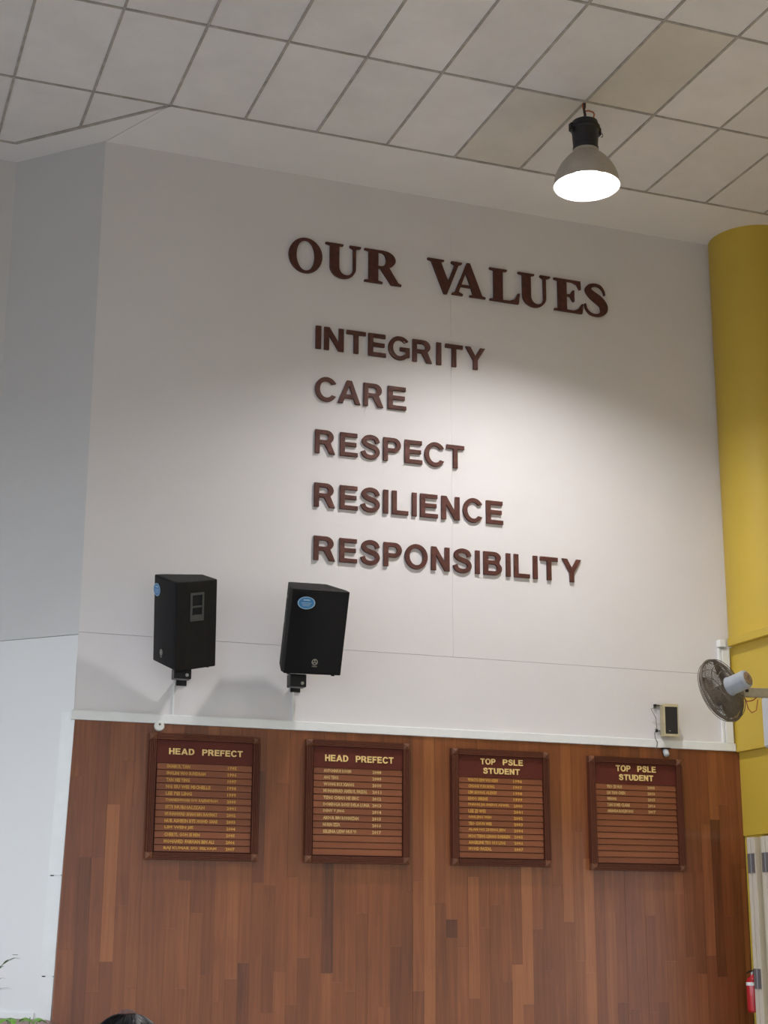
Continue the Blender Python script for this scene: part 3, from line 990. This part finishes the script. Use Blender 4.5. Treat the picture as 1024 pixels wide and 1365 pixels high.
tag(MB().tube([(6.775, 11.60, 3.43), (6.690, 11.63, 3.40), (6.745, 11.65, 3.33), (6.75, 11.65, 3.25), (6.722, 11.64, 3.20), (6.731, 11.65, 3.16), (6.735, 11.625, 3.12), (6.725, 11.625, 3.06)], .0035, 6).build('cable', M['wire'], smooth=True),
    'thin grey wire running down beside the small cream wall speaker', 'cable')

# ------------------------------------------------------------------ disc and spotlight under the trim
e = empty('smoke_bell', 'round white plastic disc under the white trim, above the leftmost honour board', 'disc', (2.497, WY - .03, 3.058))
MB().lathe([(0.0, -.0), (.038, -.0), (.039, -.012), (.032, -.022), (.0, -.024)], 28, Matrix.Rotation(radians(90), 4, 'X') @ Matrix.Diagonal((1, 1, -1, 1))).build('cover', M['disc'], e, smooth=True)
MB().lathe([(0, 0), (.008, 0), (.008, .004), (0, .005)], 12, Matrix.Translation((0, -.024, .012)) @ Matrix.Rotation(radians(90), 4, 'X')).build('button', M['wire'], e)
e = empty('spotlight', 'tiny grey spotlight hanging under the trim below the small cream speaker', 'spotlight', (6.81, WY - .045, 3.077))
MB().box(-.03, .04, -.03, .014, -.010, 0).build('base', M['black_metal'], e)
MB().lathe([(0, .0), (.018, .002), (.024, .02), (.024, .055), (.018, .062), (0, .064)], 20, Matrix.Translation((0, 0, -.012)) @ Matrix.Rotation(radians(150), 4, 'X')).build('lamp_head', M['lens'], e, smooth=True)

# ------------------------------------------------------------------ pendant lamp
LX, LY, LZ = 5.218, 9.73, 7.085


def pendant_lamp(label, x, y):
    e = empty('pendant_lamp', label, 'lamp', (x, y, LZ), 'high bay pendant lamps under the ceiling')
    RM = .25
    prof = [(RM + .002, -.008), (RM + .005, 0), (RM, .004), (.246, .04), (.238, .08), (.222, .12), (.198, .165), (.168, .205), (.135, .24), (.105, .265), (.098, .275), (.098, .31)]
    inn = [(max(r - .004, .05), z - .003) for r, z in prof[1:-3]]
    MB().lathe(prof, 64).build('shade', M['lamp_alu'], e, smooth=True)
    MB().lathe([(RM + .003, -.008), (RM - .004, .002)] + inn[1:] + [(.0, .262)], 64).build('reflector', M['lamp_in'], e, smooth=True)
    MB().lathe([(0, .29), (.099, .292), (.099, .315), (.092, .32), (.096, .34), (.104, .46), (.116, .47), (.116, .49), (.104, .497), (.10, .53), (.05, .56), (0, .562)], 40).build('housing', M['lamp_black'], e, smooth=True)
    m = MB()
    for s in (-1, 1):
        m.box(s * .118 - .012, s * .118 + .012, -.02, .02, .44, .50)
        m.tube([(s * .125, -.02, .46), (s * .14, -.02, .45), (s * .14, -.02, .425), (s * .125, -.02, .42)], .003, 5)
    m.build('clip', M['lamp_black'], e)
    # elliptical bulb, low in the bell
    bulb = []
    for i in range(13):
        a = -pi / 2 + pi * i / 12
        bulb.append((max(.0005, .115 * cos(a)), .165 + .052 * sin(a)))
    MB().lathe(bulb, 32).build('bulb', M['bulb'], e, smooth=True)
    m = MB().tube([(0, 0, .56), (.004, 0, .60), (-.004, 0, .64), (.0, 0, .66), (.0, 0, .693)], [.012, .011, .009, .012, .014], 8)
    m.build('suspension', M['brown_cord'], e)
    MB().tube([(.055, 0, .555), (.075, 0, .58), (.085, 0, .62), (.075, 0, .635), (.04, 0, .64), (.01, 0, .632), (-.012, 0, .65), (-.014, 0, .68), (-.012, 0, .692)], .006, 6).build('flex', M['orange_wire'], e, smooth=True)


pendant_lamp('lit high bay pendant lamp with bell shade, nearest the lettered wall', LX, LY)
# unseen further row of lamps, added to brighten the lower walls
pendant_lamp('added unseen high bay pendant lamp over the middle of the hall, right row', LX, LY - 4.8)
pendant_lamp('added unseen high bay pendant lamp over the middle of the hall, left row', LX - 4.8, LY - 4.8)

# ------------------------------------------------------------------ wall fan on the right
FC = Vector((6.545, 10.30, 3.368))
view = FC - Vector((0, 0, 1.6))
view.normalize()
ax = (RT * .66 + UP * .43 - FW * .60).normalized()      # from guard towards motor
tmpu = ax.cross(Vector((0, 0, 1))).normalized()
tmpw = ax.cross(tmpu)
FM = Matrix.Identity(4)
FM.col[0][:3] = tmpu
FM.col[1][:3] = tmpw
FM.col[2][:3] = ax
FM.col[3][:3] = FC
e = empty('wall_fan', 'dusty grey wall fan seen from behind, on an arm from the yellow wall', 'fan', mtx=FM)
FR = .245


def guard(sign, name, depth):
    m = MB()
    N = 84
    for i in range(N):
        a = 2 * pi * i / N
        pts = []
        for rr, zz in ((.055, depth), (.12, depth * .97), (.18, depth * .8), (.225, depth * .45), (FR, .012)):
            pts.append((rr * cos(a), rr * sin(a), sign * zz))
        m.tube(pts, .0023, 3, cap=False)
    for rr, zz in ((.055, depth), (.13, depth * .95), (.19, depth * .74), (FR - .006, .035)):
        m.tube([(rr * cos(2 * pi * q / 40), rr * sin(2 * pi * q / 40), sign * zz) for q in range(40)], .003, 5, closed=True)
    return m.build(name, M['fan_wire'], e)


guard(1, 'rear_guard', .075)
guard(-1, 'front_guard', .075)
MB().tube([(FR * cos(2 * pi * q / 56), FR * sin(2 * pi * q / 56), 0) for q in range(56)], .011, 8, closed=True).build('guard_rim', M['fan_wire'], e, smooth=True)
MB().lathe([(0, -.083), (.05, -.082), (.055, -.07), (.0, -.068)], 24).build('front_badge', M['fan_body'], e)
bl = MB().lathe([(0, -.04), (.035, -.04), (.042, -.03), (.042, .03), (0, .03)], 20).build('hub', M['fan_blade'], e, smooth=True)
for k in range(3):
    vs, fs = [], []
    n1, n2 = 7, 5
    for i in range(n1):
        r = .035 + .185 * i / (n1 - 1)
        for j in range(n2):
            t_ = (j / (n2 - 1) - .5)
            a = 2 * pi * k / 3 + t_ * (1.15 + .35 * sin(pi * i / (n1 - 1))) + .15 * i / n1
            vs.append((r * cos(a), r * sin(a), t_ * .05))
    N = len(vs)
    vs += [(x_, y_, z_ + .002) for x_, y_, z_ in vs]
    for i in range(n1 - 1):
        for j in range(n2 - 1):
            q = i * n2 + j
            fs += [(q, q + 1, q + n2 + 1, q + n2), (N + q, N + q + n2, N + q + n2 + 1, N + q + 1)]
    MB().add(vs, fs).build('blade', M['fan_blade'], e, smooth=True)
MB().lathe([(0, .074), (.075, .076), (.075, .082), (.07, .09), (.070, .235), (.062, .245), (.052, .248), (0.052, .244), (0, .244)], 40).build('motor_housing', M['fan_body'], e, smooth=True)
MB().lathe([(0, .2445), (.050, .2445), (.048, .252), (.02, .256), (.018, .249), (0, .249)], 28).build('end_cap', M['fan_cap'], e, smooth=True)
# arm in world space, made local to the fan
inv = FM.inverted()
m = MB()
A0 = FC + ax * .16 + Vector((.03, 0, -.05))
A1 = Vector((RX, 10.42, 3.40))


def bar(mb, a, b, hw, hh):
    d = (b - a).normalized()
    s_ = d.cross(Vector((0, 0, 1))).normalized()
    u_ = s_.cross(d)
    vs = [a + s_ * i * hw + u_ * j * hh for i, j in ((-1, -1), (1, -1), (1, 1), (-1, 1))] + [b + s_ * i * hw + u_ * j * hh for i, j in ((-1, -1), (1, -1), (1, 1), (-1, 1))]
    vs = [inv @ v for v in vs]
    mb.add(vs, [(0, 3, 2, 1), (4, 5, 6, 7), (0, 1, 5, 4), (1, 2, 6, 5), (2, 3, 7, 6), (3, 0, 4, 7)])


bar(m, FC + ax * .17 + Vector((.01, 0, -.03)), Vector((6.78, 10.38, 3.355)), .02, .02)
bar(m, Vector((6.75, 10.38, 3.375)), A1, .028, .035)
m.build('arm', M['fan_arm'], e, bevel=.004)
m = MB()
bar(m, Vector((RX - .02, 10.42, 3.40)), Vector((RX - .0005, 10.42, 3.40)), .06, .11)
m.build('wall_plate', M['fan_arm'], e)
MB().lathe([(0, 0), (.012, 0), (.012, .012), (0, .014)], 12, inv @ Matrix.Translation((6.80, 10.35, 3.385)) @ Matrix.Rotation(radians(90), 4, 'X')).build('bolt', M['black_metal'], e)
MB().lathe([(0, 0), (.008, 0), (.008, .004), (0, .004)], 10, Matrix.Translation((-.02, -.068, .13)) @ Matrix.Rotation(radians(75), 4, 'X')).build('screw_hole', M['black_metal'], e)
pts = [Vector(p) for p in ((6.80, 10.40, 3.345), (6.83, 10.40, 3.31), (6.88, 10.40, 3.32), (6.92, 10.40, 3.345))]
m = MB().tube([inv @ p for p in pts], .005, 6)
pts = [Vector(p) for p in ((6.82, 10.40, 3.32), (6.84, 10.40, 3.25), (6.87, 10.40, 3.225), (6.91, 10.40, 3.245), (6.93, 10.40, 3.33))]
m.tube([inv @ p for p in pts], .004, 6)
m.build('flex', M['orange_wire'], e, smooth=True)

# pale box on the yellow wall at the frame's right edge
e = empty('wall_box', 'pale grey box on the yellow wall below the fan arm', 'box', (RX, 10.9, 3.04))
box('body', M['grey_box'], -.135, -.0005, -.25, .12, 0, .41, e, bevel=.008)
box('lid', M['grey_box'], -.147, -.1355, -.24, .11, .012, .398, e, bevel=.003)

# ------------------------------------------------------------------ folding doors stacked at the opening
door = empty('folding_door', 'cream folding door leaves stacked upright against the yellow wall', 'door', (7.4, 10.9, 0))
ys = [11.378, 11.330, 11.323, 11.275]
edges = [(11.378 - 10.9, .046), (11.328 - 10.9, .046)]
leaf_y = []
y = 11.378 - 10.9
for n in range(4):
    a, b = y, y - .052
    c, d = y - .056, y - .108
    for (p, q) in ((a, b), (c, d)):
        lf = box('door_leaf', M['door_cream'], .005, .60, q, p, .02, 2.338, door)
        MB().box(-.004, .0045, q + .002, p - .002, .02, 2.338).build('edge_strip', M['door_edge'], lf)
    for zc in (2.13, 1.22, .35):
        hg = MB().box(-.0085, -.0045, d + .004, a - .004, zc - .078, zc + .078)
        hg.tube([(-.010, (b + c) / 2, zc - .078), (-.010, (b + c) / 2, zc + .078)], .006, 8)
        hg.build('hinge', M['hinge'], door)
    y = d - .10
# recessed web between the leaf pairs
    if n < 3:
        box('door_leaf', M['door_cream'], .05, .60, y + .004, d - .004, .02, 2.334, door)

# ------------------------------------------------------------------ fire extinguisher
e = empty('fire_extinguisher', 'red fire extinguisher hanging in the corner beside the cream folding doors', 'fire extinguisher', (7.455, 11.49, .955))
MB().lathe([(0, 0), (.045, 0), (.052, .008), (.054, .02), (.054, .225), (.050, .25), (.038, .27), (.022, .28), (.02, .295), (0, .295)], 36).build('cylinder', M['red'], e, smooth=True)
MB().lathe([(.0545, .208), (.0545, .23), (.0535, .234)], 36).build('shoulder_glint', M['plain_white'], e)  # white band painted in place of the glossy highlight on the shoulder
MB().lathe([(0, .29), (.016, .29), (.016, .315), (.010, .32), (0, .32)], 16).build('valve', M['chrome'], e, smooth=True)
m = MB().tube([(-.008, 0, .318), (-.03, -.01, .322), (-.065, -.02, .305)], [.007, .006, .005], 6)
m.tube([(0, 0, .318), (.025, -.008, .345), (.05, -.02, .358)], [.007, .006, .005], 6)
m.build('lever', M['black_metal'], e, smooth=True)
MB().tube([(.015, -.01, .30), (.045, -.02, .29), (.058, -.02, .25), (.057, -.02, .15)], .007, 8).build('hose', M['cable'], e, smooth=True)
MB().box(.02, .0995, .02, .03, .16, .18).build('wall_hook', M['black_metal'], e)

# ------------------------------------------------------------------ plants at the lower left


def leaflet(m, base, d, length, width, up=Vector((0, 0, 1)), droop=.3):
    d = d.normalized()
    s = d.cross(up)
    if s.length < .01:
        s = Vector((1, 0, 0))
    s.normalize()
    P = []
    n = 5
    for i in range(n + 1):
        t = i / n
        c = base + d * length * t - Vector((0, 0, 1)) * droop * length * t * t
        w_ = width * (sin(pi * min(1, t * .85 + .12))) * (1 - t * .2) * (0 if i == n else 1)
        P.append((c - s * w_ / 2, c + up * .15 * w_, c + s * w_ / 2))
    vs = [p for q in P for p in q]
    fs = []
    for i in range(n):
        a = i * 3
        fs += [(a, a + 1, a + 4, a + 3), (a + 1, a + 2, a + 5, a + 4)]
    m.add(vs, fs)


def pot(e, r, h):
    MB().lathe([(0, 0), (r * .72, 0), (r * .95, h * .88), (r * 1.05, h * .88), (r * 1.05, h), (r * .92, h), (r * .9, h * .9), (0, h * .9)], 32).build('pot', M['pot'], e, smooth=True)
    MB().lathe([(0, h * .9 + .004), (r * .9, h * .9 + .001)], 24).build('soil', M['soil'], e)


e = empty('potted_palm', 'potted palm with narrow dark green leaflets reaching in from the left edge', 'plant', (.985, 10.3, 0))
pot(e, .17, .30)
rp = random.Random(3)
fr_dirs = [(.42, 0, 1.42), (.30, -.1, 1.30), (.36, .12, 1.24), (-.4, .1, 1.45), (-.25, -.3, 1.3), (.05, -.35, 1.5), (.0, .3, 1.55), (-.35, .25, 1.1), (-.1, .0, 1.7)]
for (tx, ty, tz) in fr_dirs:
    p0 = Vector((rp.uniform(-.03, .03), rp.uniform(-.03, .03), .27))
    p3 = Vector((tx * .82, ty, tz - .02))
    pm = Vector((tx * .35, ty * .35, tz * .93))
    pts = [p0 * (1 - t) ** 2 + pm * 2 * t * (1 - t) + p3 * t * t for t in [i / 10 for i in range(11)]]
    MB().tube(pts, [.006 - .0004 * i for i in range(11)], 5).build('frond_stem', M['stem'], e)
    for i in range(4, 11):
        d0 = (pts[i] - pts[i - 1]).normalized()
        side = d0.cross(Vector((0, 0, 1))).normalized()
        for s in (-1, 1):
            lm = MB()
            leaflet(lm, pts[i], d0 * .9 + side * s * .8, .12 if i < 10 else .10, .014, droop=.35)
            lm.build('leaf', M['leaf_dark'], e, smooth=True)
e = empty('potted_shrub', 'bright green leafy plant top at the foot of the left wall', 'plant', (1.43, 10.3, 0))
pot(e, .16, .28)
for q in range(7):
    a = 2 * pi * q / 7
    top = Vector((.09 * cos(a), .09 * sin(a), 1.03 + .03 * sin(q * 2.1)))
    MB().tube([(0.01 * cos(a), .01 * sin(a), .25), (.05 * cos(a), .05 * sin(a), .6), tuple(top)], [.007, .006, .003], 5).build('stem', M['stem'], e)
    for i in range(12):
        z = .45 + .045 * i
        b_ = Vector((.05 * cos(a), .05 * sin(a), z)).lerp(top, max(0, (z - .6) / .35))
        b_.z = min(z + .09, 1.075)
        aa = a + i * 2.4
        lm = MB()
        leaflet(lm, b_, Vector((cos(aa), sin(aa), .55 if i > 8 else .35)), .115, .06, droop=.6)
        lm.build('leaf', M['leaf_bright'], e, smooth=True)

# faint scuff on the angled wall above the plants
tS = .345
sc = ang_slab(tS - .03, tS + .018, 1.402, 1.406, .006, .0072)
sc.build('scuff_mark', M['wire'], wa)

# ------------------------------------------------------------------ person at the bottom edge
e = empty('person', 'person with black hair in a small tuft, only the head top showing, bottom edge', 'person', (.97, 4.80, 0))
verts = {
    'pelvis': ((0, 0, .70), .105), 'waist': ((0, 0, .82), .095), 'chest': ((0, 0, .98), .115), 'upper': ((0, 0, 1.06), .085), 'neck': ((0, 0, 1.115), .042), 'jaw': ((0, .012, 1.17), .058), 'skull': ((0, 0, 1.24), .080), 'crown': ((0, 0, 1.285), .060),
}
order = list(verts)
co = [verts[k_][0] for k_ in order]
rad = [verts[k_][1] for k_ in order]
ed = [(i, i + 1) for i in range(len(order) - 1)]


def chain(start, pts_):
    prev = start
    for p, r in pts_:
        co.append(p)
        rad.append(r)
        ed.append((prev, len(co) - 1))
        prev = len(co) - 1
    return prev


for s in (-1, 1):
    chain(0, [((s * .07, 0, .64), .075), ((s * .075, .01, .38), .052), ((s * .075, -.01, .09), .033), ((s * .078, .02, .04), .032), ((s * .082, .11, .03), .024)])
    hnd = chain(3, [((s * .13, 0, 1.045), .043), ((s * .165, -.005, .84), .034), ((s * .175, .02, .65), .024), ((s * .175, .03, .60), .024)])
    for q, (dx_, dy_, dz_) in enumerate(((-.0, .030, -.055), (-.0, .012, -.075), (0, -.006, -.07), (0, -.022, -.055), (-s * .02, .045, -.02))):
        chain(hnd, [((s * .175 + dx_ * .5, .03 + dy_ * .7, .60 + dz_ * .5), .0085), ((s * .175 + dx_ - s * .006, .03 + dy_, .60 + dz_), .007)])
me = bpy.data.meshes.new('body')
me.from_pydata(co, ed, [])
bo = bpy.data.objects.new('body', me)
COL.objects.link(bo)
md = bo.modifiers.new('skin', 'SKIN')
sv = me.skin_vertices[0].data if me.skin_vertices else None
if sv is None:
    import bmesh
    bmx = bmesh.new()
    bmx.from_mesh(me)
    bmx.verts.layers.skin.verify()
    bmx.to_mesh(me)
    bmx.free()
    sv = me.skin_vertices[0].data
for v_, r in zip(sv, rad):
    v_.radius = (r, r)
    v_.use_root = False
sv[0].use_root = True
sd = bo.modifiers.new('sub', 'SUBSURF')
sd.levels = 2
sd.render_levels = 2
me.materials.append(M['skin'])
bo.parent = e
# face
for s in (-1, 1):
    MB().lathe([(0.0, -.009), (.007, -.006), (.009, 0), (.007, .006), (0, .009)], 12, Matrix.Translation((s * .028, .078, 1.235))).build('eye', M['plain_white'], bo, smooth=True)
MB().add([(-.010, .080, 1.205), (.010, .080, 1.205), (0, .098, 1.203), (0, .082, 1.235)], [(0, 1, 2), (0, 2, 3), (1, 3, 2), (0, 3, 1)]).build('nose', M['skin'], bo)
MB().box(-.018, .018, .070, .077, 1.172, 1.178).build('mouth', M['hair_band'], bo)
# clothing
MB().lathe([(.055, 1.10), (.10, 1.075), (.135, 1.04), (.135, .98), (.125, .82), (.13, .74), (.127, .735)], 32, Matrix.Diagonal((1.12, .95, 1, 1))).build('shirt', M['shirt'], e, smooth=True)
for s in (-1, 1):
    MB().tube([(s * .115, 0, 1.05), (s * .155, 0, .98), (s * .165, 0, .90)], [.055, .055, .058], 16).build('sleeve', M['shirt'], e, smooth=True)
    MB().lathe([(0, 0.001), (.042, 0.001), (.045, .03), (.035, .075), (0, .08)], 20, Matrix.Translation((s * .08, .05, 0)) @ Matrix.Diagonal((1, 2.0, 1, 1))).build('shoe', M['shoe'], e, smooth=True)
MB().lathe([(.128, .80), (.14, .72), (.19, .45), (.188, .448)], 32).build('skirt', M['skirt'], e, smooth=True)
# hair: cap, strands and tied tuft
m = MB()
prof = []
for i in range(11):
    a = radians(-35 + 125 * i / 10)
    prof.append((max(.0005, .104 * cos(a)), 1.25 + .102 * sin(a)))
m.lathe(prof, 40)
hr = random.Random(5)
for q in range(420):
    a0 = hr.uniform(0, 2 * pi)
    el = radians(hr.uniform(15, 88))
    pts = []
    for i in range(4):
        ee = el - i * .22
        aa = a0 + i * hr.uniform(-.05, .05)
        r = .105 + (.002 + hr.uniform(0, .0035) * (1 if i in (1, 2) else .3))
        pts.append((r * cos(ee) * cos(aa), r * cos(ee) * sin(aa), 1.25 + r * .98 * sin(ee)))
    m.tube(pts, [.0012, .0014, .0012, .0004], 3, cap=False)
m.build('hair', M['hair'], e, smooth=True)
tf = MB().lathe([(0, 1.345), (.024, 1.348), (.026, 1.356), (.018, 1.364), (0, 1.368)], 16).build('hair_tuft', M['hair_band'], e, smooth=True)
